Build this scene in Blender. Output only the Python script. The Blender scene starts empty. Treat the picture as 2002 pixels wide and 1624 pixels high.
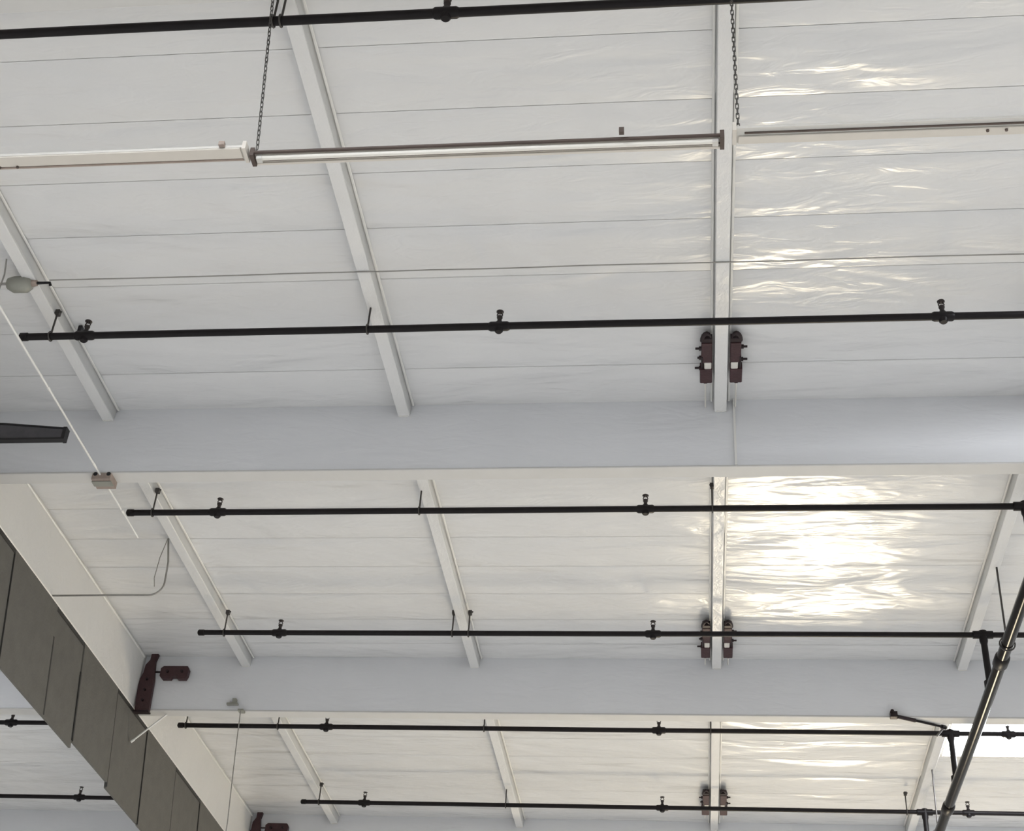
import bpy, math, random
from mathutils import Vector, Matrix, noise

scene = bpy.context.scene
col = scene.collection
random.seed(7)

# ------------------------------------------------------------------ camera
F_PX, PITCH, YAW, ROLL = 2864.07, 0.622493, -0.147776, 0.0716046
CAM = Vector((0.0, 0.0, 1.6))
cy, sy, cp, sp = math.cos(YAW), math.sin(YAW), math.cos(PITCH), math.sin(PITCH)
fw = Vector((sy * cp, cy * cp, sp))
rt = Vector((cy, -sy, 0.0))
up = rt.cross(fw)
r2 = rt * math.cos(ROLL) + up * math.sin(ROLL)
u2 = up * math.cos(ROLL) - rt * math.sin(ROLL)
cam_data = bpy.data.cameras.new('camera')
cam_data.sensor_fit = 'HORIZONTAL'
cam_data.sensor_width = 36.0
cam_data.lens = F_PX / 2002 * 36.0
cam_data.clip_end = 200
cam = bpy.data.objects.new('camera', cam_data)
col.objects.link(cam)
M = Matrix((r2, u2, -fw)).transposed().to_4x4()
M.translation = CAM
cam.matrix_world = M
scene.camera = cam

# ------------------------------------------------------------------ world, lights, exposure
SKYLIGHT = 30.0        # radiance of the diffusing roof lights (daylight)
DOOR = 31.0            # radiance of the low sun and sky seen through the open dock door
world = bpy.data.worlds.new('world')
scene.world = world
world.use_nodes = True
wb = world.node_tree.nodes['Background']
wb.inputs['Color'].default_value = (0.75, 0.82, 0.9, 1)
wb.inputs['Strength'].default_value = 1.0
scene.view_settings.view_transform = 'Standard'
scene.view_settings.look = 'None'
scene.view_settings.gamma = 1.0
scene.view_settings.use_curve_mapping = False
scene.view_settings.exposure = 0.18
scene.cycles.max_bounces = 4
scene.cycles.adaptive_threshold = 0.03
scene.cycles.diffuse_bounces = 3
scene.cycles.glossy_bounces = 2
scene.cycles.caustics_reflective = False
scene.cycles.caustics_refractive = False

# ------------------------------------------------------------------ materials
def new_mat(name):
    m = bpy.data.materials.new(name)
    m.use_nodes = True
    return m, m.node_tree, m.node_tree.nodes['Principled BSDF']

def N(nt, kind, **kw):
    n = nt.nodes.new(kind)
    for k, v in kw.items():
        setattr(n, k, v)
    return n

def simple(name, colr, rough=0.5, metal=0.0, spec=0.5, var=0.12, scale=9.0, bump=0.0, bscale=60.0):
    m, nt, b = new_mat(name)
    geo = N(nt, 'ShaderNodeNewGeometry')
    ns = N(nt, 'ShaderNodeTexNoise')
    ns.inputs['Scale'].default_value = scale
    ns.inputs['Detail'].default_value = 3
    nt.links.new(geo.outputs['Position'], ns.inputs['Vector'])
    mx = N(nt, 'ShaderNodeMix', data_type='RGBA')
    mx.inputs[6].default_value = tuple(c * (1 - var) for c in colr) + (1,)
    mx.inputs[7].default_value = tuple(min(1, c * (1 + var)) for c in colr) + (1,)
    nt.links.new(ns.outputs['Fac'], mx.inputs[0])
    nt.links.new(mx.outputs[2], b.inputs['Base Color'])
    b.inputs['Roughness'].default_value = rough
    b.inputs['Metallic'].default_value = metal
    b.inputs['Specular IOR Level'].default_value = spec
    if bump:
        n2 = N(nt, 'ShaderNodeTexNoise')
        n2.inputs['Scale'].default_value = bscale
        nt.links.new(geo.outputs['Position'], n2.inputs['Vector'])
        bp = N(nt, 'ShaderNodeBump')
        bp.inputs['Strength'].default_value = bump
        bp.inputs['Distance'].default_value = 0.01
        nt.links.new(n2.outputs['Fac'], bp.inputs['Height'])
        nt.links.new(bp.outputs['Normal'], b.inputs['Normal'])
    return m

def vinyl(name, colr, rough, spec, wrinkle, sc=(1.1, 5.5, 3.0), fine=0.25):
    """white vinyl facing of the roof insulation: glossy, with long creases"""
    m, nt, b = new_mat(name)
    geo = N(nt, 'ShaderNodeNewGeometry')
    mp = N(nt, 'ShaderNodeMapping')
    mp.inputs['Scale'].default_value = sc
    nt.links.new(geo.outputs['Position'], mp.inputs['Vector'])
    n1 = N(nt, 'ShaderNodeTexNoise')
    n1.inputs['Scale'].default_value = 1.0
    n1.inputs['Detail'].default_value = 2.0
    n1.inputs['Roughness'].default_value = 0.4
    n1.inputs['Distortion'].default_value = 0.9
    nt.links.new(mp.outputs['Vector'], n1.inputs['Vector'])
    n2 = N(nt, 'ShaderNodeTexNoise')
    n2.inputs['Scale'].default_value = 4.0
    n2.inputs['Detail'].default_value = 2.0
    n2.inputs['Distortion'].default_value = 1.5
    nt.links.new(mp.outputs['Vector'], n2.inputs['Vector'])
    ml = N(nt, 'ShaderNodeMath', operation='MULTIPLY')
    ml.inputs[1].default_value = fine
    nt.links.new(n2.outputs['Fac'], ml.inputs[0])
    ad = N(nt, 'ShaderNodeMath', operation='ADD')
    nt.links.new(n1.outputs['Fac'], ad.inputs[0])
    nt.links.new(ml.outputs[0], ad.inputs[1])
    bp = N(nt, 'ShaderNodeBump')
    bp.inputs['Strength'].default_value = 1.0
    bp.inputs['Distance'].default_value = wrinkle
    nt.links.new(ad.outputs[0], bp.inputs['Height'])
    nt.links.new(bp.outputs['Normal'], b.inputs['Normal'])
    n3 = N(nt, 'ShaderNodeTexNoise')
    n3.inputs['Scale'].default_value = 2.2
    n3.inputs['Detail'].default_value = 2
    nt.links.new(geo.outputs['Position'], n3.inputs['Vector'])
    mx = N(nt, 'ShaderNodeMix', data_type='RGBA')
    mx.inputs[6].default_value = tuple(c * 0.97 for c in colr) + (1,)
    mx.inputs[7].default_value = tuple(min(1, c * 1.03) for c in colr) + (1,)
    nt.links.new(n3.outputs['Fac'], mx.inputs[0])
    nt.links.new(mx.outputs[2], b.inputs['Base Color'])
    b.inputs['Roughness'].default_value = rough
    b.inputs['Specular IOR Level'].default_value = spec
    return m

def emit(name, colr, strength):
    m = bpy.data.materials.new(name)
    m.use_nodes = True
    nt = m.node_tree
    nt.nodes.clear()
    o = N(nt, 'ShaderNodeOutputMaterial')
    e = N(nt, 'ShaderNodeEmission')
    e.inputs['Color'].default_value = tuple(colr) + (1,)
    e.inputs['Strength'].default_value = strength
    m.cycles.emission_sampling = 'FRONT'
    nt.links.new(e.outputs[0], o.inputs['Surface'])
    return m

MT = {
    'vinyl': vinyl('white_vinyl_facing', (0.765, 0.765, 0.765), 0.23, 0.6, 0.058, sc=(0.7, 2.3, 2.0), fine=0.11),
    'vinyl_beam': vinyl('white_vinyl_beam_wrap', (0.81, 0.82, 0.845), 0.48, 0.3, 0.01, sc=(0.9, 2.0, 3.0)),
    'vinyl_purlin': vinyl('white_vinyl_purlin_wrap', (0.775, 0.77, 0.76), 0.32, 0.45, 0.012, sc=(6, 4, 6)),
    'web_shade': simple('purlin_web_side_shade', (0.62, 0.62, 0.61), 0.4, 0.0, 0.4, 0.05, 5),  # grey puts the shade of the purlin sides into the colour
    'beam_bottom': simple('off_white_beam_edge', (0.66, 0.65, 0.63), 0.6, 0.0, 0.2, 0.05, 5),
    'tape': simple('white_seam_tape', (0.86, 0.85, 0.82), 0.35, spec=0.5, var=0.03),
    'deck': simple('roof_deck', (0.74, 0.74, 0.72), 0.8, var=0.08),
    'black_pipe': simple('black_steel_pipe', (0.010, 0.008, 0.009), 0.42, 0.0, 0.2, 0.3, 12),
    'gloss_pipe': simple('glossy_black_main', (0.008, 0.006, 0.005), 0.17, 0.0, 0.12, 0.3, 12),
    'brass': simple('dark_brass', (0.03, 0.022, 0.02), 0.45, 0.2, 0.5, 0.2),
    'rod': simple('weathered_rod', (0.06, 0.055, 0.052), 0.5, 0.3, 0.5, 0.2),
    'chain': simple('grey_steel_chain', (0.11, 0.105, 0.10), 0.5, 0.4, 0.5, 0.2, 40),
    'red_iron': simple('red_oxide_steel', (0.052, 0.022, 0.025), 0.5, 0.0, 0.4, 0.35, 18, 0.3),
    'red_dark': simple('dark_red_oxide_bolt', (0.022, 0.012, 0.014), 0.45, 0.2, 0.4, 0.3, 30),
    'zinc': simple('pale_zinc', (0.74, 0.71, 0.66), 0.4, 0.1, 0.5, 0.08),
    'cream': simple('cream_enamel', (0.70, 0.655, 0.59), 0.35, 0.0, 0.5, 0.05),
    'fix_white': simple('white_enamel', (0.66, 0.64, 0.60), 0.4, 0.0, 0.5, 0.04),
    'fix_dark': simple('dark_brown_trim', (0.09, 0.065, 0.055), 0.5, 0.0, 0.4, 0.25, 6),  # dark brown of the fixture rails, end caps and screws
    'tube': simple('unlit_tube_glass', (0.90, 0.87, 0.80), 0.12, 0.0, 0.8, 0.02),
    'curtain': simple('grey_board_curtain', (0.15, 0.145, 0.13), 0.8, 0.0, 0.25, 0.16, 7, 0.4, 40),
    'curtain_lip': simple('dark_joint_metal', (0.05, 0.048, 0.045), 0.6, 0.2, 0.4, 0.2),
    'girder': vinyl('girder_wrap', (0.76, 0.75, 0.725), 0.45, 0.4, 0.012),
    'conduit_w': simple('white_conduit', (0.84, 0.83, 0.80), 0.35, 0.0, 0.5, 0.05),
    'conduit_g': simple('grey_conduit', (0.34, 0.33, 0.31), 0.4, 0.4, 0.5, 0.15),
    'box_g': simple('grey_cast_box', (0.32, 0.32, 0.28), 0.5, 0.3, 0.5, 0.15),
    'box_r': simple('rust_tinged_box', (0.36, 0.29, 0.25), 0.55, 0.1, 0.4, 0.22, 30),
    'dark_arm': simple('charcoal_steel', (0.075, 0.072, 0.08), 0.45, 0.3, 0.5, 0.3, 20),
    'dark_edge': simple('black_steel_edge', (0.015, 0.014, 0.016), 0.5, 0.2, 0.4, 0.2),
    'skylight': emit('daylit_diffuser', (0.93, 0.96, 1.0), SKYLIGHT),
    'daylight': emit('daylight_through_door', (1.0, 0.86, 0.62), DOOR),
    'concrete': simple('pale_concrete_floor', (0.50, 0.49, 0.475), 0.7, 0.0, 0.3, 0.12, 1.5, 0.2, 30),
    'wall': simple('painted_wall', (0.62, 0.62, 0.61), 0.7, 0.0, 0.3, 0.04, 2),
    'galv': simple('galvanised_door_track', (0.45, 0.45, 0.45), 0.4, 0.7, 0.5, 0.1),
}

# ------------------------------------------------------------------ helpers
class MB:
    def __init__(self):
        self.v, self.f, self.sm = [], [], []

    def add(self, vs, fs, smooth=False):
        o = len(self.v)
        self.v += [tuple(p) for p in vs]
        self.f += [tuple(i + o for i in q) for q in fs]
        self.sm += [smooth] * len(fs)
        return self

    def box(self, x0, x1, y0, y1, z0, z1):
        vs = [(x0, y0, z0), (x1, y0, z0), (x1, y1, z0), (x0, y1, z0),
              (x0, y0, z1), (x1, y0, z1), (x1, y1, z1), (x0, y1, z1)]
        fs = [(3, 2, 1, 0), (4, 5, 6, 7), (0, 1, 5, 4), (1, 2, 6, 5), (2, 3, 7, 6), (3, 0, 4, 7)]
        return self.add(vs, fs)

    def bbox(self, x0, x1, y0, y1, z0, z1, c):
        """box with chamfered edges along its longest axis"""
        d = (x1 - x0, y1 - y0, z1 - z0)
        ax = d.index(max(d))
        lo, hi = (x0, y0, z0), (x1, y1, z1)
        a, b = [i for i in range(3) if i != ax]
        ring = [(lo[a] + c, lo[b]), (hi[a] - c, lo[b]), (hi[a], lo[b] + c), (hi[a], hi[b] - c),
                (hi[a] - c, hi[b]), (lo[a] + c, hi[b]), (lo[a], hi[b] - c), (lo[a], lo[b] + c)]
        return self.prism(ring, a, b, ax, lo[ax], hi[ax])

    def prism(self, ring, a, b, ax, t0, t1):
        n = len(ring)
        vs = []
        for t in (t0, t1):
            for p, q in ring:
                v = [0, 0, 0]
                v[a], v[b], v[ax] = p, q, t
                vs.append(v)
        fs = [(i, (i + 1) % n, n + (i + 1) % n, n + i) for i in range(n)]
        fs += [tuple(reversed(range(n))), tuple(range(n, 2 * n))]
        return self.add(vs, fs)

    def tube(self, pts, r, n=12, cap=True):
        pts = [Vector(p) for p in pts]
        rs = r if isinstance(r, (list, tuple)) else [r] * len(pts)
        t0 = (pts[1] - pts[0]).normalized()
        ref = Vector((0, 0, 1)) if abs(t0.z) < 0.9 else Vector((1, 0, 0))
        nrm = t0.cross(ref).normalized()
        vs = []
        for i, p in enumerate(pts):
            if i == 0:
                t = pts[1] - pts[0]
            elif i == len(pts) - 1:
                t = pts[-1] - pts[-2]
            else:
                t = (pts[i + 1] - pts[i]).normalized() + (pts[i] - pts[i - 1]).normalized()
            t.normalize()
            nrm = (nrm - t * nrm.dot(t)).normalized()
            bn = t.cross(nrm)
            for k in range(n):
                a = 2 * math.pi * k / n
                vs.append(p + (nrm * math.cos(a) + bn * math.sin(a)) * rs[i])
        fs = []
        for i in range(len(pts) - 1):
            for k in range(n):
                fs.append((i * n + k, i * n + (k + 1) % n, (i + 1) * n + (k + 1) % n, (i + 1) * n + k))
        self.add(vs, fs, True)
        if cap:
            e = (len(pts) - 1) * n
            self.add(vs[:n], [tuple(reversed(range(n)))])
            self.add(vs[e:], [tuple(range(n))])
        return self

    def build(self, name, mat, parent=None, loc=None):
        me = bpy.data.meshes.new(name)
        me.from_pydata(self.v, [], self.f)
        me.polygons.foreach_set('use_smooth', self.sm)
        me.materials.append(MT[mat])
        me.update()
        return link(name, me, parent, loc)

def link(name, me, parent=None, loc=None):
    o = bpy.data.objects.new(name, me)
    col.objects.link(o)
    if parent is not None:
        o.parent = parent
    if loc is not None:
        o.location = loc
    return o

def tag(o, label, cat, group=None, kind=None):
    o['label'] = label
    o['category'] = cat
    if group:
        o['group'] = group
    if kind:
        o['kind'] = kind
    return o

def thing(name, loc, label, cat, group=None, kind=None):
    o = bpy.data.objects.new(name, None)
    o.empty_display_size = 0.1
    col.objects.link(o)
    o.location = loc
    return tag(o, label, cat, group, kind)

def copy_tree(o, parent=None):
    c = o.copy()
    col.objects.link(c)
    c.parent = parent
    for ch in list(o.children):
        copy_tree(ch, c)
    return c

# ------------------------------------------------------------------ main dimensions
Z_CEIL = 8.50            # underside of the vinyl facing
Z_BEAM = 7.88            # underside of the beams and the girder
BEAM_W = 0.13
BEAMS = [4.71, 9.36, 13.86, 18.50]        # near face of each cross beam
PURL = [-4.735, -2.265, 0.248, 2.70]      # purlin lines
GX = -5.86               # face of the long girder
Z_PURL = 8.40
XL, XR, YB, YF = -16.0, 14.0, -9.0, 23.2  # hall walls

# ------------------------------------------------------------------ the hall
o = MB().box(XL, XR, YB, YF, -0.2, 0.0).build('floor', 'concrete')
tag(o, 'pale concrete warehouse floor below the roof', 'floor', kind='structure')
o = MB().box(XL - 0.2, XL, YB - 0.2, YF + 0.2, -0.2, 8.9).build('wall_left', 'wall')
tag(o, 'plain painted wall on the left of the hall', 'wall', kind='structure')
o = MB().box(XR, XR + 0.2, YB - 0.2, YF + 0.2, -0.2, 8.9).build('wall_right', 'wall')
tag(o, 'plain painted wall on the right of the hall', 'wall', kind='structure')
o = MB().box(XL, XR, YB - 0.2, YB, -0.2, 8.9).build('wall_back', 'wall')
tag(o, 'plain painted wall behind the viewer', 'wall', kind='structure')
DX0, DX1, DZ = 1.05, 3.25, 2.9               # open dock door in the far wall
w = MB()
w.box(XL, DX0, YF, YF + 0.2, -0.2, 8.9)
w.box(DX1, XR, YF, YF + 0.2, -0.2, 8.9)
w.box(DX0, DX1, YF, YF + 0.2, DZ, 8.9)
o = w.build('wall_far', 'wall')
tag(o, 'far end wall of the hall with an open dock door', 'wall', kind='structure')
d = thing('door_1', ((DX0 + DX1) / 2, YF, 0), 'open roller dock door in the far end wall', 'door', kind='structure')
hw = (DX1 - DX0) / 2
MB().box(-hw, hw, 0.10, 0.12, 0.0, DZ).build('daylight_opening', 'daylight', d)
for s in (-1, 1):
    MB().box(s * hw - 0.05, s * hw + 0.05, -0.06, -0.005, 0.0, DZ + 0.3).build('door_track', 'galv', d)
MB().tube([(-hw, -0.3, DZ + 0.3), (hw, -0.3, DZ + 0.3)], 0.22, 16).build('rolled_curtain', 'galv', d)

# ------------------------------------------------------------------ ceiling: deck and vinyl strips
ceil = MB().box(XL, XR, YB, YF, 8.545, 8.90).build('ceiling', 'deck')
tag(ceil, 'white vinyl faced roof insulation spanning between beams and purlins', 'ceiling', kind='structure')

def wrinkle_z(x, y):
    a = noise.noise(Vector((x * 0.7, y * 2.2, 3.1)))
    b = noise.noise(Vector((x * 1.9 + 5.0, y * 6.0, 8.7)))
    return 0.012 * a + 0.006 * b

def strip(x0, x1, y0, y1, nx=22, ny=8):
    g = 0.0015
    vs, fs = [], []
    for j in range(ny + 1):
        v = j / ny
        for i in range(nx + 1):
            u = i / nx
            x = x0 + g + (x1 - x0 - 2 * g) * u
            y = y0 + g + (y1 - y0 - 2 * g) * v
            e = min(1.0, 6 * min(v, 1 - v))
            z = Z_CEIL + 0.007 - 0.009 * math.sin(math.pi * v) ** 0.5 + wrinkle_z(x, y) * e
            vs.append((x, y, z))
    for j in range(ny):
        for i in range(nx):
            a = j * (nx + 1) + i
            fs.append((a, a + nx + 1, a + nx + 2, a + 1))
    m = MB()
    m.add(vs, fs, True)
    return m

SKY = [(1, PURL[3] + 0.05, 5.12, 6.10, 7.32), (3, PURL[3] + 0.05, 5.12, 15.08, 16.30)]
gaps = [(GX, PURL[0]), (PURL[0], PURL[1]), (PURL[1], PURL[2]), (PURL[2], PURL[3]), (PURL[3], 5.17), (5.17, 7.58)]
left_gaps = [(-9.70, -7.22), (-7.22, -6.06)]
for b in range(3):
    y_a = BEAMS[b] + BEAM_W
    y_b = BEAMS[b + 1]
    n0 = y_a + 0.33
    edges = [y_a] + [n0 + 0.53 * k for k in range(8)] + [y_b]
    if edges[-1] - edges[-2] < 0.1:
        edges.pop(-2)
    for (x0, x1) in gaps + (left_gaps if b >= 1 else []):
        for k in range(len(edges) - 1):
            strip(x0, x1, edges[k], edges[k + 1]).build('insulation_strip', 'vinyl', ceil)

# ------------------------------------------------------------------ roof lights
sky_names = ['daylit white rooflight panel in the near bay, past the right edge',
             'glowing white rooflight panel behind the sprinkler main at lower right']
k = 0
sky_spots = [(PURL[3] + 0.07, 6.10), (PURL[3] + 0.07, 14.97)]
extra = [(-8.6, 6.1), (7.6, 1.5), (7.6, 10.6), (7.6, 19.6), (2.77, -3.0), (-3.4, -3.0), (-12.5, 1.5), (-12.5, 10.6), (-12.5, 19.6),
         (-3.4, 1.0), (-8.6, -3.0), (10.9, 6.1), (10.9, 15.1)]
for i, (sx, syy) in enumerate(sky_spots + extra):
    if i < 2:
        lab = sky_names[i]
    else:
        lab = 'white daylit rooflight panel elsewhere in the roof, outside the view'
    s = thing('rooflight', (sx + 1.18, syy + 0.61, Z_CEIL), lab, 'skylight', 'rooflights in the warehouse roof')
    MB().box(-1.15, 1.15, -0.58, 0.58, -0.030, -0.022).build('diffuser_panel', 'skylight', s)
    fr = MB()
    fr.box(-1.18, 1.18, -0.61, -0.58, -0.045, 0.035)
    fr.box(-1.18, 1.18, 0.58, 0.61, -0.045, 0.035)
    fr.box(-1.18, -1.15, -0.58, 0.58, -0.045, 0.035)
    fr.box(1.15, 1.18, -0.58, 0.58, -0.045, 0.035)
    fr.build('curb_frame', 'fix_white', s)

# ------------------------------------------------------------------ beams
beam_lab = ['white wrapped cross beam at the top edge above the first sprinkler pipe',
            'deep white wrapped cross beam spanning the middle of the view',
            'white wrapped cross beam behind the red connector at lower left',
            'farthest white wrapped cross beam along the bottom edge']
def grid_face(m, x0, x1, y, z0, z1, nx, nz, flip, amp=0.010):
    vs, fs = [], []
    for j in range(nz + 1):
        for i in range(nx + 1):
            x = x0 + (x1 - x0) * i / nx
            z = z0 + (z1 - z0) * j / nz
            e = min(1, 4 * min(j / nz, 1 - j / nz))
            vs.append((x, y + (amp * noise.noise(Vector((x * 0.6, z * 2.0, y))) - 0.012) * e * (1 if not flip else -1), z))
    for j in range(nz):
        for i in range(nx):
            a = j * (nx + 1) + i
            q = (a, a + 1, a + nx + 2, a + nx + 1)
            fs.append(q if not flip else tuple(reversed(q)))
    m.add(vs, fs, True)

for bi, y in enumerate(BEAMS):
    bm_t = thing('roof_beam', (0, y, Z_BEAM), beam_lab[bi], 'beam', 'cross beams under the roof')
    for (x0, x1) in ((GX, 13.9), (-15.9, -6.06)):
        m = MB()
        h = 8.54 - Z_BEAM
        m.box(x0, x1, 0.012, BEAM_W - 0.012, 0.006, h)
        grid_face(m, x0, x1, 0.0, 0.004, h, int((x1 - x0) * 4), 8, False)
        grid_face(m, x0, x1, BEAM_W, 0.004, h, int((x1 - x0) * 2), 4, True)
        m.build('wrapped_web', 'vinyl_beam', bm_t)
        MB().bbox(x0, x1, -0.008, BEAM_W + 0.008, -0.004, 0.012, 0.004).build('bottom_strip', 'beam_bottom', bm_t)
    if bi == 1:
        m = MB()
        m.box(0.345, 0.362, -0.026, -0.006, 0.012, h - 0.02)
        m.build('seam_tape', 'tape', bm_t)
    if bi == 2:
        m = MB()
        m.box(-4.86, -4.74, -0.05, -0.01, 0.055, 0.075)
        m.box(-4.80, -4.76, -0.06, -0.01, 0.075, 0.12)
        m.build('cable_clip', 'box_g', bm_t)

# ------------------------------------------------------------------ girder and board curtain below it
g = thing('roof_girder', (GX - 0.1, 11.0, Z_BEAM), 'white wrapped long girder above the grey board curtain at left', 'girder')
m = MB()
m.box(-0.10, 0.10, 4.0 - 11.0 - 3.0, 23.1 - 11.0, 0.006, 8.54 - Z_BEAM)
m.build('wrapped_web', 'girder', g)
MB().bbox(-0.108, 0.108, -10.0, 12.1, -0.004, 0.012, 0.004).build('bottom_strip', 'tape', g)

for (ya, yb) in ((9.52, 13.78), (14.02, 18.45)):
    MB().bbox(0.100, 0.118, ya - 11.0, yb - 11.0, 0.575, 0.590, 0.003).build('edge_tape', 'tape', g)
cu = thing('draft_curtain', (GX - 0.02, 11.0, 6.9), 'dark grey board draft curtain hanging below the girder at left', 'draft curtain')
seams = [7.6, 8.6, 9.6, 10.66, 11.70, 12.44, 13.45, 14.45, 15.5, 16.5, 17.5, 18.5, 19.6]
bots = [6.90, 6.89, 6.90, 6.895, 6.905, 6.965, 6.915, 6.90, 6.91, 6.90, 6.90, 6.90]
for i in range(len(seams) - 1):
    y0, y1 = seams[i] - 11.0, seams[i + 1] - 11.0
    dx = 0.010 * (i % 2)
    zb = bots[i] - 6.9
    pm = MB()
    # each board: gently dished sheet with folded edges
    nz = 6
    ring = [(-0.012 + dx, zb), (0.012 + dx, zb), (0.012 + dx, 0.975), (-0.012 + dx, 0.975)]
    tilt = 0.28
    vs = []
    for yy in (y0 + 0.006, y1 - 0.006):
        for (px_, pz_) in ring:
            vs.append((px_, yy + tilt * (0.5 - pz_) , pz_))
    fs = [(0, 3, 2, 1), (4, 5, 6, 7), (0, 1, 5, 4), (1, 2, 6, 5), (2, 3, 7, 6), (3, 0, 4, 7)]
    pm.add(vs, fs)
    pm.build('curtain_board', 'curtain', cu)
    if i:
        wj = 0.012 if i in (4, 5) else 0.003
        jm = MB()
        vs = []
        for yy in (y0 - wj, y0 + wj):
            for (px_, pz_) in ((-0.004, zb + 0.01), (0.024, zb + 0.01), (0.024, 0.70 if i in (4, 5) else 0.93), (-0.004, 0.70 if i in (4, 5) else 0.93)):
                vs.append((px_, yy + tilt * (0.5 - pz_), pz_))
        jm.add(vs, fs)
        jm.build('joint_strip', 'curtain_lip', cu)
MB().box(-0.03, 0.02, -3.4, 8.6, 0.94, 0.976).build('top_angle', 'curtain_lip', cu)

# ------------------------------------------------------------------ purlins
bay_word = ['near', 'middle', 'far']
pl_word = ['closest to the girder', 'second from the girder', 'with the red tie brackets', 'nearest the sprinkler main']
def purlin_profile(w0, w1):
    zt = 8.515
    return [(-w0, Z_PURL), (w0, Z_PURL), (w0 + 0.006, Z_PURL + 0.01), (w0 + 0.008, zt - 0.02), (w1, zt - 0.012),
            (w1, zt), (-w1, zt), (-w1, zt - 0.012), (-w0 - 0.008, zt - 0.02), (-w0 - 0.006, Z_PURL + 0.01)]

def purlin(x, y0, y1, label, w0=0.043):
    t = thing('roof_purlin', (x, (y0 + y1) / 2, Z_PURL), label, 'purlin', 'white wrapped roof purlins')
    hl = (y1 - y0) / 2
    ring = [(p, q - Z_PURL) for p, q in purlin_profile(w0, w0 + 0.018)]
    m = MB()
    nseg = 14
    n = len(ring)
    vs = []
    for k_ in range(nseg + 1):
        yy = -hl + 2 * hl * k_ / nseg
        jx = 0.004 * noise.noise(Vector((x * 3, yy * 2 + y0, 1.0)))
        for p, q in ring:
            vs.append((p + jx, yy, q))
    fs = []
    for k_ in range(nseg):
        for i in range(n):
            fs.append((k_ * n + i, (k_ + 1) * n + i, (k_ + 1) * n + (i + 1) % n, k_ * n + (i + 1) % n))
    fs += [tuple(range(n)), tuple(reversed(range(nseg * n, (nseg + 1) * n)))]
    m.add(vs, fs)
    m.build('web', 'web_shade', t)
    MB().bbox(-w0 - 0.004, w0 + 0.004, -hl, hl, -0.010, 0.003, 0.003).build('bottom_strip', 'vinyl_purlin', t)
    for s in (-1, 1):
        MB().bbox(s * (w0 + 0.024) - 0.009, s * (w0 + 0.024) + 0.009, -hl, hl, 0.088, 0.098, 0.003).build('edge_tape', 'tape', t)
    MB().box(-w0 + 0.01, w0 - 0.01, hl - 0.012, hl - 0.004, -0.016, 0.05).build('end_tab', 'tape', t)
    return t

for b in range(3):
    for pi_, x in enumerate(PURL):
        purlin(x, BEAMS[b] + BEAM_W, BEAMS[b + 1] - 0.012, 'white wrapped purlin %s, %s bay' % (pl_word[pi_], bay_word[b]))
for b in range(3):
    purlin(5.17, BEAMS[b] + BEAM_W, BEAMS[b + 1] - 0.012, 'white wrapped purlin right of the sprinkler main, %s bay' % bay_word[b])
purlin(-7.22, BEAMS[2] + BEAM_W, BEAMS[3] - 0.012, 'white wrapped purlin beyond the grey curtain at lower left')

# ------------------------------------------------------------------ sprinkler branch pipes
Z_PIPE = 8.19
R_PIPE = 0.027

def build_head(z_up=0.135):
    """upright sprinkler as parts around the origin at the pipe axis"""
    parts = []
    f = MB()
    f.tube([(0, 0, -0.052), (0, 0, -0.040), (0, 0, 0.030), (0, 0, 0.042)], [0.024, 0.032, 0.030, 0.021], 12)
    f.tube([(-0.075, 0, 0), (-0.060, 0, 0), (0.060, 0, 0), (0.075, 0, 0)], [0.028, 0.036, 0.036, 0.028], 12)
    st = MB()
    st.tube([(0, 0, 0.04), (0, 0, 0.075), (0, 0, 0.076), (0, 0, 0.09)], [0.016, 0.016, 0.021, 0.021], 10)
    for s in (-1, 1):
        st.tube([(s * 0.014, 0, 0.088), (s * 0.02, 0, 0.105), (s * 0.006, 0, z_up - 0.006)], 0.0045, 6)
    df = MB().tube([(0, 0, z_up - 0.008), (0, 0, z_up - 0.004), (0, 0, z_up)], [0.012, 0.027, 0.027], 12)
    return f, st, df

hf, hs, hd = build_head()
me_head = {}
for nm, mb_, mt_ in (('fitting', hf, 'black_pipe'), ('stem', hs, 'brass'), ('deflector', hd, 'brass')):
    me = bpy.data.meshes.new(nm)
    me.from_pydata(mb_.v, [], mb_.f)
    me.polygons.foreach_set('use_smooth', mb_.sm)
    me.materials.append(MT[mt_])
    me_head[nm] = me

hg_ring = MB()
hg_ring.tube([(0.0, 0.035 * math.cos(a), 0.035 * math.sin(a)) for a in [2 * math.pi * q / 16 for q in range(17)]], 0.006, 6, False)
hg_rod = MB().tube([(0, 0, 0.03), (0, 0, 0.225)], 0.0075, 8)
hg_clamp = MB().box(-0.016, 0.020, -0.02, 0.02, 0.205, 0.245)
hg_clamp.tube([(-0.02, 0, 0.235), (0.03, 0, 0.235)], 0.008, 6)
me_hang = {}
for nm, mb_, mt_ in (('ring', hg_ring, 'rod'), ('drop_rod', hg_rod, 'rod'), ('clamp', hg_clamp, 'rod')):
    me = bpy.data.meshes.new(nm)
    me.from_pydata(mb_.v, [], mb_.f)
    me.polygons.foreach_set('use_smooth', mb_.sm)
    me.materials.append(MT[mt_])
    me_hang[nm] = me

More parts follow.
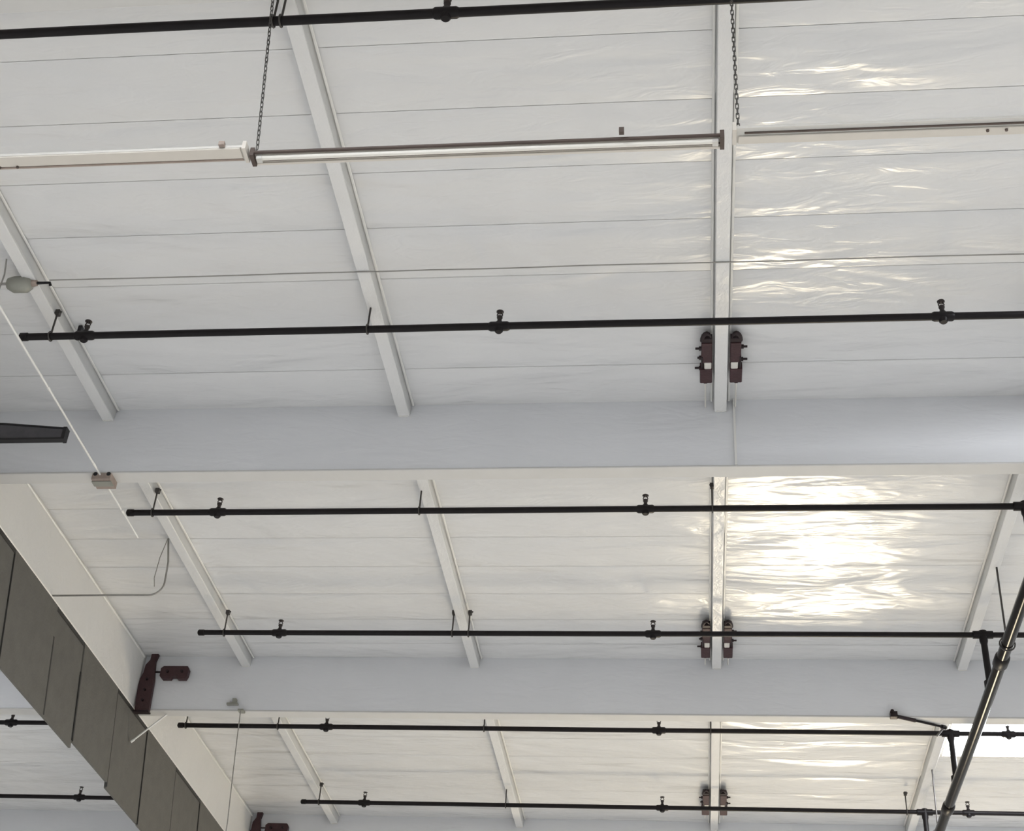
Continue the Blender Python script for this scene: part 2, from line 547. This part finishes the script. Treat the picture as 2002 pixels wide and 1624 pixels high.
def branch(y, x0, x1, heads, hangs, label, sag=0.0, r=R_PIPE, slope=0.0):
    t = thing('sprinkler_pipe', ((x0 + x1) / 2, y, Z_PIPE), label, 'pipe', 'black sprinkler branch pipes')
    cx = (x0 + x1) / 2
    pts = []
    n = 24
    for k_ in range(n + 1):
        x = x0 + (x1 - x0) * k_ / n
        pts.append((x - cx, slope * (x - cx), sag * 0.4 * noise.noise(Vector((x * 0.5, y, 0)))))
    MB().tube(pts, r, 12).build('pipe', 'black_pipe', t)
    # end cap
    for e, s in ((x0 - cx, -1), (x1 - cx, 1)):
        MB().tube([(e - s * 0.05, slope * e, 0), (e + s * 0.004, slope * e, 0), (e + s * 0.015, slope * e, 0)], [r + 0.005, r + 0.005, r * 0.6], 12).build('end_cap', 'black_pipe', t)
    for hx in heads:
        f = link('sprinkler_head', me_head['fitting'], t, (hx - cx, slope * (hx - cx), 0))
        link('stem', me_head['stem'], f)
        link('deflector', me_head['deflector'], f)
    for hx in hangs:
        f = link('pipe_hanger', me_hang['drop_rod'], t, (hx - cx, slope * (hx - cx), 0))
        link('ring', me_hang['ring'], f)
        link('clamp', me_hang['clamp'], f)
    return t

P0H = [PURL[1] - 0.035, PURL[2] + 0.07]
allH = [PURL[0] + 0.075, PURL[1] - 0.02, PURL[2] - 0.062]
branch(5.235, -4.90, 6.2, [-1.315, 1.75, 4.8], [PURL[0] + 0.07, PURL[1] - 0.045, PURL[1] + 0.0], 'black sprinkler pipe crossing the top edge', 0.01, 0.028)
branch(8.00, -4.90, 6.2, [-4.41, -1.33, 1.745, 4.8], [PURL[0] + 0.06, PURL[1] - 0.02], 'black sprinkler pipe in the near bay in front of the middle beam', 0.014)
branch(10.445, -4.88, 6.2, [-4.07, -0.37, 2.85], [PURL[0] + 0.075, PURL[1] - 0.03, PURL[2] - 0.062], 'black sprinkler pipe just past the middle beam', 0.008)
branch(12.69, -4.88, 6.2, [-4.06, -0.37, 4.9], [PURL[0] + 0.11, PURL[1] - 0.06, PURL[1] + 0.10], 'black sprinkler pipe crossing the lower red tie brackets', 0.006, 0.026)
branch(14.935, -5.76, 6.2, [-4.06, -0.37, 3.3], [-5.68, PURL[0] + 0.12, PURL[1] - 0.02, PURL[2] - 0.06], 'black sprinkler pipe running into the glowing rooflight', 0.006, 0.026)
branch(17.20, -4.85, 6.2, [-4.06, -0.385, 3.21], [PURL[0] + 0.10, PURL[1] - 0.03, PURL[3] - 0.2], 'black sprinkler pipe lowest in the view, by the far beam', 0.006, 0.026)
branch(14.91, -12.0, -6.12, [-7.74, -10.6], [-7.22], 'black sprinkler pipe beyond the curtain, the upper of two', 0.006, 0.026)
branch(17.18, -12.0, -6.12, [-7.74, -10.6], [-7.22], 'black sprinkler pipe beyond the curtain, the lower of two', 0.006, 0.026)

# ------------------------------------------------------------------ sprinkler main on the right
XM, ZM = 2.705, 7.63
mt_ = thing('sprinkler_main', (XM, 15.0, ZM), 'glossy black sprinkler main running steeply down the right side', 'pipe')
MB().tube([(0, y - 15.0, 0.006 * math.sin(y * 1.3)) for y in [7.0 + 0.5 * k_ for k_ in range(30)]], 0.053, 18).build('pipe', 'gloss_pipe', mt_)
for yc in (8.6, 12.1, 15.6, 19.0):
    MB().tube([(0, yc - 15.09, 0), (0, yc - 15.07, 0), (0, yc - 14.93, 0), (0, yc - 14.91, 0)], [0.053, 0.066, 0.066, 0.053], 18).build('coupling', 'black_pipe', mt_)
for yb in (8.00, 10.445, 12.69, 14.935, 17.20):
    rz = MB().tube([(0, yb - 15.0, 0.03), (0, yb - 15.0, Z_PIPE - ZM - 0.10), (0, yb - 15.0, Z_PIPE - ZM - 0.07), (0, yb - 15.0, Z_PIPE - ZM + 0.036)],
                   [0.030, 0.030, 0.038, 0.039], 14).build('riser', 'black_pipe', mt_)
    MB().tube([(-0.09, yb - 15.0, Z_PIPE - ZM), (0.09, yb - 15.0, Z_PIPE - ZM)], 0.038, 14).build('tee', 'black_pipe', rz)
    MB().tube([(0, yb - 15.0, 0.02), (0, yb - 15.0, 0.085)], 0.05, 14).build('outlet', 'black_pipe', rz)
for yh in (11.78, 16.4):
    hr = MB().tube([(0, yh - 15.0, 0.05), (0.01, yh - 15.0, 0.80)], 0.009, 8).build('main_hanger', 'rod', mt_)
    MB().tube([(0.065 * math.cos(a), yh - 15.0, 0.065 * math.sin(a)) for a in [2 * math.pi * q / 16 for q in range(17)]], 0.007, 6, False).build('ring', 'rod', hr)

# sway brace from the beam to the pipe by the rooflight
br = thing('sway_brace', (2.05, 14.1, 7.95), 'thin dark sway brace left of the glowing rooflight', 'brace')
A = Vector((1.99, 13.79, 7.862)); Bv = Vector((2.49, 14.04, 7.862)); Cv = Vector((2.56, 14.90, 8.15))
base = Vector((2.05, 14.1, 7.95))
MB().tube([A - base, Bv - base], 0.012, 8).build('brace_rod', 'black_pipe', br)
MB().tube([Bv - base, Cv - base], 0.012, 8).build('brace_rod', 'black_pipe', br)
m = MB(); p = A - base
m.tube([p + Vector((0.02, 0.01, 0.0)), p + Vector((0.20, 0.10, 0.0))], 0.020, 8)
m.build('swivel_clamp', 'red_dark', br)
m = MB()
m.box(p.x - 0.05, p.x + 0.02, p.y - 0.01, p.y + 0.055, p.z - 0.01, p.z + 0.05)
m.tube([p + Vector((-0.03, -0.02, 0.05)), p + Vector((-0.03, 0.05, 0.05))], 0.018, 8)
m.build('beam_clamp', 'red_dark', br)
p = Bv - base
MB().tube([p + Vector((-0.03, -0.015, 0)), p + Vector((0.015, 0.02, 0.005))], 0.022, 8).build('elbow', 'black_pipe', br)

# ------------------------------------------------------------------ strip lights on chains
ZR, YR = 7.10, 5.25
def fixture(x0, x1, label, kind):
    cx = (x0 + x1) / 2
    L = (x1 - x0) / 2
    t = thing('strip_light', (cx, YR if kind == 'open' else YR - 0.035, ZR), label, 'light fixture', 'row of hanging strip lights')
    if kind == 'open':
        MB().prism([(-0.026, 0.030), (0.026, 0.030), (0.040, 0.010), (0.040, 0.004), (-0.040, 0.004), (-0.040, 0.010)], 1, 2, 0, -L, L).build('housing', 'cream', t)
        MB().bbox(-L, L, -0.047, -0.030, -0.002, 0.012, 0.002).build('side_rail', 'fix_dark', t)
        MB().bbox(-L, L, 0.008, 0.018, -0.004, 0.010, 0.002).build('side_rail', 'fix_dark', t)
        MB().tube([(-L + 0.04, -0.010, -0.006), (L - 0.04, -0.010, -0.006)], 0.015, 12).build('unlit_tube', 'tube', t)
        MB().bbox(-L, L, 0.030, 0.046, -0.006, 0.004, 0.002).build('reflector_lip', 'cream', t)
        for s in (-1, 1):
            e = MB().box(s * L - 0.012, s * L + 0.010, -0.048, 0.036, -0.022, 0.034).build('end_cap', 'fix_dark', t)
            MB().box(s * (L - 0.035) - 0.015, s * (L - 0.035) + 0.015, -0.026, 0.008, -0.026, 0.006).build('lamp_holder', 'fix_white', e)
        MB().box(0.70, 0.725, -0.092, -0.070, 0.0, 0.035).build('knockout', 'fix_dark', t)
    else:
        MB().prism([(-0.028, 0.04), (0.028, 0.04), (0.050, 0.012), (0.050, 0.0), (-0.050, 0.0), (-0.050, 0.012)], 1, 2, 0, -L, L).build('housing', 'fix_white', t)
        yo = 0.036 if kind == 'left' else -0.018
        MB().bbox(-L + 0.05, L - 0.02, yo - 0.006, yo + 0.006, -0.006, 0.004, 0.002).build('brown_strip', 'fix_dark' if kind == 'right' else 'box_r', t)  # thin brown strip beside the lens
        MB().bbox(-L + 0.02, L - 0.02, (-0.05 if kind == 'left' else 0.0), (0.022 if kind == 'left' else 0.052), -0.010, 0.0, 0.003).build('lens', 'cream', t)
        for s in (-1, 1):
            MB().box(s * L - 0.01, s * L + 0.01, -0.052, 0.052, -0.012, 0.044).build('end_cap', 'cream', t)
        for bx in ((-0.03, 0.06) if kind == 'right' else (-0.10, 0.0)):
            MB().tube([(bx, 0.015 if kind == 'right' else 0.02, -0.018), (bx, 0.015 if kind == 'right' else 0.02, 0.0)], 0.008, 8).build('screw', 'fix_dark', t)
        if kind == 'left':
            MB().box(L - 0.13, L - 0.10, -0.075, -0.052, 0.0, 0.025).build('bracket', 'box_r', t)
    return t
fixture(-2.245, 0.19, 'hanging strip light with dark open slots and one bare tube', 'open')
fixture(-4.80, -2.28, 'plain cream strip light left of the open dark slotted one', 'left')
fixture(0.25, 2.78, 'plain cream strip light right of the white purlin, chain above its end', 'right')

link_mb = MB()
a_, b_ = 0.021, 0.0075
ringp = []
for q in range(17):
    a = 2 * math.pi * q / 16
    ringp.append((b_ * math.cos(a), 0, (a_ - b_) * (1 if math.sin(a) > 0 else -1 if math.sin(a) < 0 else 0) * (abs(math.sin(a)) > 1e-6) + b_ * math.sin(a)))
link_mb.tube(ringp, 0.0030, 5, False)
me_link = bpy.data.meshes.new('chain_link')
me_link.from_pydata(link_mb.v, [], link_mb.f)
me_link.polygons.foreach_set('use_smooth', link_mb.sm)
me_link.materials.append(MT['chain'])
def chain(p0, p1, label):
    t = thing('hanging_chain', p0, label, 'chain', 'chains holding the strip lights')
    p0, p1 = Vector(p0), Vector(p1)
    d_ = p1 - p0
    n = int(d_.length / 0.034)
    rotm = d_.to_track_quat('Z', 'Y')
    for k_ in range(n + 1):
        o_ = link('chain_link', me_link, t, d_ * (k_ / n))
        o_.rotation_mode = 'QUATERNION'
        from mathutils import Quaternion
        o_.rotation_quaternion = rotm @ Quaternion((0, 0, 1), math.pi / 2 * (k_ % 2) + 0.4)
    return t
chain((-2.235, 5.235, 7.17), (-2.325, 5.175, 8.41), 'steel chain at the left end of the dark slotted strip light')
chain((0.272, 5.235, 7.19), (0.262, 5.175, 8.41), 'steel chain beside the white purlin at upper right')

# ------------------------------------------------------------------ red tie brackets either side of the third purlin
def tie(side, y0, label, s=1.0):
    x = PURL[2] + side * 0.066
    t = thing('tie_bracket', (x, y0, 8.40), label, 'bracket', 'red tie brackets on the purlin')
    sd = side
    def bx(x0, x1, y0_, y1_, z0, z1, nm, mt):
        xa, xb = sorted((sd * x0, sd * x1))
        return MB().bbox(xa, xb, y0_ * s, y1_ * s, z0, z1, 0.006).build(nm, mt, t)
    # seat block (towards the beam), throat, upper plate
    bx(0.0, 0.092, 0.40, 0.565, -0.010, 0.06, 'seat_block', 'red_iron')
    bx(0.0, 0.080, 0.10, 0.335, 0.0, 0.07, 'strap_plate', 'red_iron')
    bx(0.006, 0.060, 0.325, 0.405, -0.004, 0.05, 'spacer', 'zinc')
    bx(0.066, 0.082, 0.26, 0.42, -0.004, 0.06, 'side_web', 'red_dark')
    # hooked tip
    pts = []
    for q in range(9):
        a = math.pi * q / 8
        pts.append((sd * (0.040 + 0.034 * math.cos(a)), (0.09 - 0.085 * math.sin(a)) * s, 0.02))
    MB().tube(pts, [0.017] * 5 + [0.014, 0.010, 0.007, 0.004], 8).build('hook_tip', 'red_dark', t)
    bx(0.0, 0.078, 0.055, 0.115, 0.006, 0.06, 'tip_plate', 'red_dark')
    for yb, ln in ((0.18, 0.125), (0.29, 0.11), (0.415, 0.13)) if side < 0 else ((0.165, 0.125), (0.315, 0.128)):
        bo = MB().tube([(0, yb * s, 0.02), (sd * ln, yb * s, 0.02)], 0.009, 8).build('bolt', 'red_dark', t)
        MB().tube([(sd * 0.078, yb * s, 0.02), (sd * 0.098, yb * s, 0.02)], 0.017, 6).build('nut', 'red_dark', bo)
    MB().tube([(sd * 0.05, 0.56 * s, 0.03), (sd * 0.05, 0.60 * s, 0.03)], 0.022, 6).build('rod_nut', 'red_dark', t)
    rod_end = (0.96 if s > 1.1 else 0.93)
    MB().tube([(sd * 0.05, 0.59 * s, 0.03), (sd * 0.05, rod_end, 0.03)], 0.006, 8).build('tie_rod', 'zinc', t)
    return t
for (yy, wd, sc_) in ((8.41, 'upper', 1.0), (12.86, 'middle', 1.3), (17.20, 'lowest', 1.32)):
    tie(-1, yy, 'rust red tie bracket left of the purlin, %s pair' % wd, sc_)
    tie(1, yy, 'rust red tie bracket right of the purlin, %s pair' % wd, sc_)

# ------------------------------------------------------------------ red connectors where beams meet the girder
def connector(y, label):
    t = thing('beam_connector', (-5.76, y, Z_BEAM), label, 'connector', 'red steel beam connectors')
    ring = [(-0.075, -0.04), (0.080, -0.04), (0.066, 0.31), (0.050, 0.42), (0.035, 0.54), (0.055, 0.62), (0.030, 0.65), (-0.020, 0.65), (-0.025, 0.55), (-0.065, 0.49), (-0.070, 0.40), (-0.092, 0.33), (-0.096, 0.25)]
    MB().prism([(p * 1.0, q) for p, q in ring], 0, 2, 1, -0.075, -0.03).build('gusset_plate', 'red_iron', t)
    MB().bbox(-0.085, 0.085, -0.09, -0.015, -0.055, -0.038, 0.004).build('saddle_seat', 'red_dark', t)
    bar = [(0.12, 0.36), (0.15, 0.33), (0.245, 0.33), (0.255, 0.352), (0.31, 0.352), (0.32, 0.33), (0.41, 0.33), (0.425, 0.37), (0.43, 0.44), (0.41, 0.475), (0.15, 0.475), (0.12, 0.45)]
    bb = MB().prism(bar, 0, 2, 1, -0.085, -0.025).build('tie_bar', 'red_iron', t)
    MB().tube([(0.03, -0.05, 0.42), (0.14, -0.05, 0.42)], 0.010, 8).build('link_rod', 'red_dark', bb)
    for bx_ in (0.20, 0.36):
        MB().tube([(bx_, -0.105, 0.41), (bx_, -0.02, 0.41)], 0.017, 6).build('bolt', 'red_dark', bb)
    for bz in (0.08, 0.2, 0.32):
        MB().tube([(-0.01, -0.095, bz), (-0.01, -0.03, bz)], 0.015, 6).build('bolt', 'red_dark', t)
connector(BEAMS[2], 'dark red steel connector plate and bar beside the girder, larger one')
connector(BEAMS[3], 'dark red steel connector at the bottom edge, smaller one')

# ------------------------------------------------------------------ conduits, boxes and odd fittings
t = thing('conduit', (-4.68, 7.0, 7.86), 'thin white conduit running diagonally at left to the beam box', 'conduit')
MB().tube([(0, -7.0 + 0.0, 0), (0, -2, 0.0), (0.0, 0.5, 0.0), (0.0, 2.35, 0.0)], 0.009, 8).build('tube', 'conduit_w', t)
MB().tube([(0, 2.48, 0), (0.0, 2.9, 0.003), (0.0, 3.32, 0)], 0.007, 8).build('tube', 'conduit_w', t)
for yy in (0.2, 1.2, 2.2, 2.9):
    MB().tube([(0, yy - 0.02, 0), (0, yy + 0.02, 0)], 0.0115, 8).build('coupling', 'conduit_w', t)

t = thing('junction_box', (-4.66, 9.42, 7.876), 'rust tinged junction box under the middle beam at left', 'box')
MB().bbox(-0.085, 0.07, -0.075, 0.075, -0.062, 0.0, 0.006).build('body', 'box_r', t)
MB().bbox(-0.088, 0.073, -0.05, 0.02, -0.072, -0.060, 0.004).build('cover', 'box_g', t)
for s in (-0.06, 0.05):
    MB().tube([(s, -0.078, -0.012), (s, -0.02, -0.012)], 0.018, 8).build('knockout', 'dark_edge', t)

t = thing('cable_run', (-4.3, 7.60, 8.385), 'thin grey cable strung straight across the near bay', 'cable')
MB().tube([(x + 4.3, 0.006 * noise.noise(Vector((x, 0, 0))) , 0.004 * noise.noise(Vector((x * 2, 3, 0)))) for x in [-4.58 + 0.35 * q for q in range(32)]], 0.005, 6).build('cable', 'conduit_g', t)

t = thing('ceiling_box', (-4.80, 7.62, 8.38), 'oval grey cast box on the ceiling at the left edge', 'box')
MB().tube([(-0.10, 0, 0.0), (-0.095, 0, 0), (-0.05, 0, -0.01), (0.04, 0, -0.01), (0.075, 0, 0), (0.085, 0, 0)], [0.02, 0.045, 0.062, 0.062, 0.045, 0.02], 14).build('body', 'box_g', t)
MB().tube([(0.07, 0, 0), (0.12, 0, 0)], [0.030, 0.022], 10).build('gland', 'box_r', t)
MB().tube([(0.12, 0, 0), (0.215, 0, 0), (0.222, 0.01, -0.02)], 0.011, 8).build('nipple', 'dark_edge', t)
MB().tube([(-0.10, 0, 0), (-0.6, 0, 0)], 0.010, 8).build('feed', 'conduit_g', t)
MB().tube([(0.03, 0.05, 0.10), (0.03, 0.03, 0.0)], 0.008, 6).build('mount_screw', 'conduit_g', t)

t = thing('hanging_wire', (-4.90, 7.55, 8.47), 'thin dark wire dangling beside the oval box at the left edge', 'wire')
MB().tube([(0.03, -0.10, 0.0), (0.01, -0.03, -0.09), (-0.005, -0.01, -0.18), (-0.01, 0.0, -0.33), (-0.03, 0.01, -0.42)], 0.006, 6).build('wire', 'conduit_g', t)

t = thing('bent_conduit', (-5.84, 11.40, 7.90), 'grey bent conduit dropping from the ceiling to the grey curtain', 'conduit')
arc = [(0.90 + 0.13 * math.sin(a), 0.0, 0.13 - 0.13 * math.cos(a)) for a in [math.pi / 2 * q / 8 for q in range(9)]]
pts = [(-0.02, 0, -0.005), (0.45, 0, 0.0)] + arc + [(1.02, 0, 0.35), (0.97, 0, 0.60)]
MB().tube(pts, 0.009, 8).build('tube', 'conduit_g', t)
MB().tube([(0.965, 0.0, 0.60), (0.93, 0.0, 0.40), (0.92, 0.0, 0.18), (0.94, 0, 0.09)], 0.004, 6).build('wire', 'conduit_g', t)

t = thing('brace_rod', (-5.70, 13.92, 7.88), 'short white slanting rod crossing the curtain top by the red connector', 'rod')
MB().tube([(-0.14, -0.02, -0.335), (0.17, 0.01, -0.012)], 0.010, 8).build('rod', 'conduit_w', t)
MB().tube([(-0.145, -0.02, -0.340), (-0.115, -0.018, -0.31)], 0.014, 8).build('sleeve', 'conduit_w', t)

t = thing('drop_wire', (-4.69, 13.80, 7.87), 'thin pale wire hanging straight down from the beam at lower left', 'wire')
MB().tube([(0, 0, 0), (0.02, 0, -0.4), (0.07, 0, -1.2), (0.09, 0, -2.4)], 0.0055, 6).build('wire', 'conduit_g', t)
MB().box(-0.03, 0.03, -0.012, 0.07, -0.012, 0.006).build('clip', 'box_g', t)

t = thing('roof_clip', (-4.62, 8.26, 8.40), 'tiny dark clip on the ceiling below the near pipe at left', 'clip')
MB().tube([(-0.035, 0, 0.0), (0.03, 0.0, 0.03)], 0.012, 8).build('wedge', 'dark_edge', t)
MB().box(0.005, 0.035, -0.02, 0.02, 0.0, 0.09).build('clip_body', 'dark_edge', t)

# dark tapered arm jutting in from the left
t = thing('steel_arm', (GX + 0.0, 8.50, 7.62), 'dark charcoal tapered steel arm jutting in at the left edge', 'arm')
ring = [(0.006, -0.01), (1.245, -0.01), (1.245, 0.075), (0.75, 0.125), (0.006, 0.14)]
MB().prism(ring, 0, 2, 1, -0.018, 0.018).build('tapered_body', 'dark_arm', t)
MB().box(0.006, 1.24, -0.024, 0.024, -0.022, -0.006).build('lower_flange', 'dark_edge', t)
m = MB()
m.add([(0.006, -0.024, 0.135), (0.75, -0.024, 0.12), (1.245, -0.024, 0.07), (1.245, 0.024, 0.07), (0.75, 0.024, 0.12), (0.006, 0.024, 0.135),
       (0.006, -0.024, 0.148), (0.75, -0.024, 0.133), (1.245, -0.024, 0.083), (1.245, 0.024, 0.083), (0.75, 0.024, 0.133), (0.006, 0.024, 0.148)],
      [(0, 1, 4, 5), (1, 2, 3, 4), (11, 10, 7, 6), (10, 9, 8, 7), (0, 6, 7, 1), (1, 7, 8, 2), (2, 8, 9, 3), (3, 9, 10, 4), (4, 10, 11, 5), (5, 11, 6, 0)])
m.build('upper_flange', 'dark_edge', t)
MB().box(1.235, 1.262, -0.03, 0.03, -0.024, 0.085).build('end_plate', 'dark_edge', t)
MB().box(0.006, 0.025, -0.10, 0.10, -0.1, 0.24).build('base_plate', 'dark_arm', t)
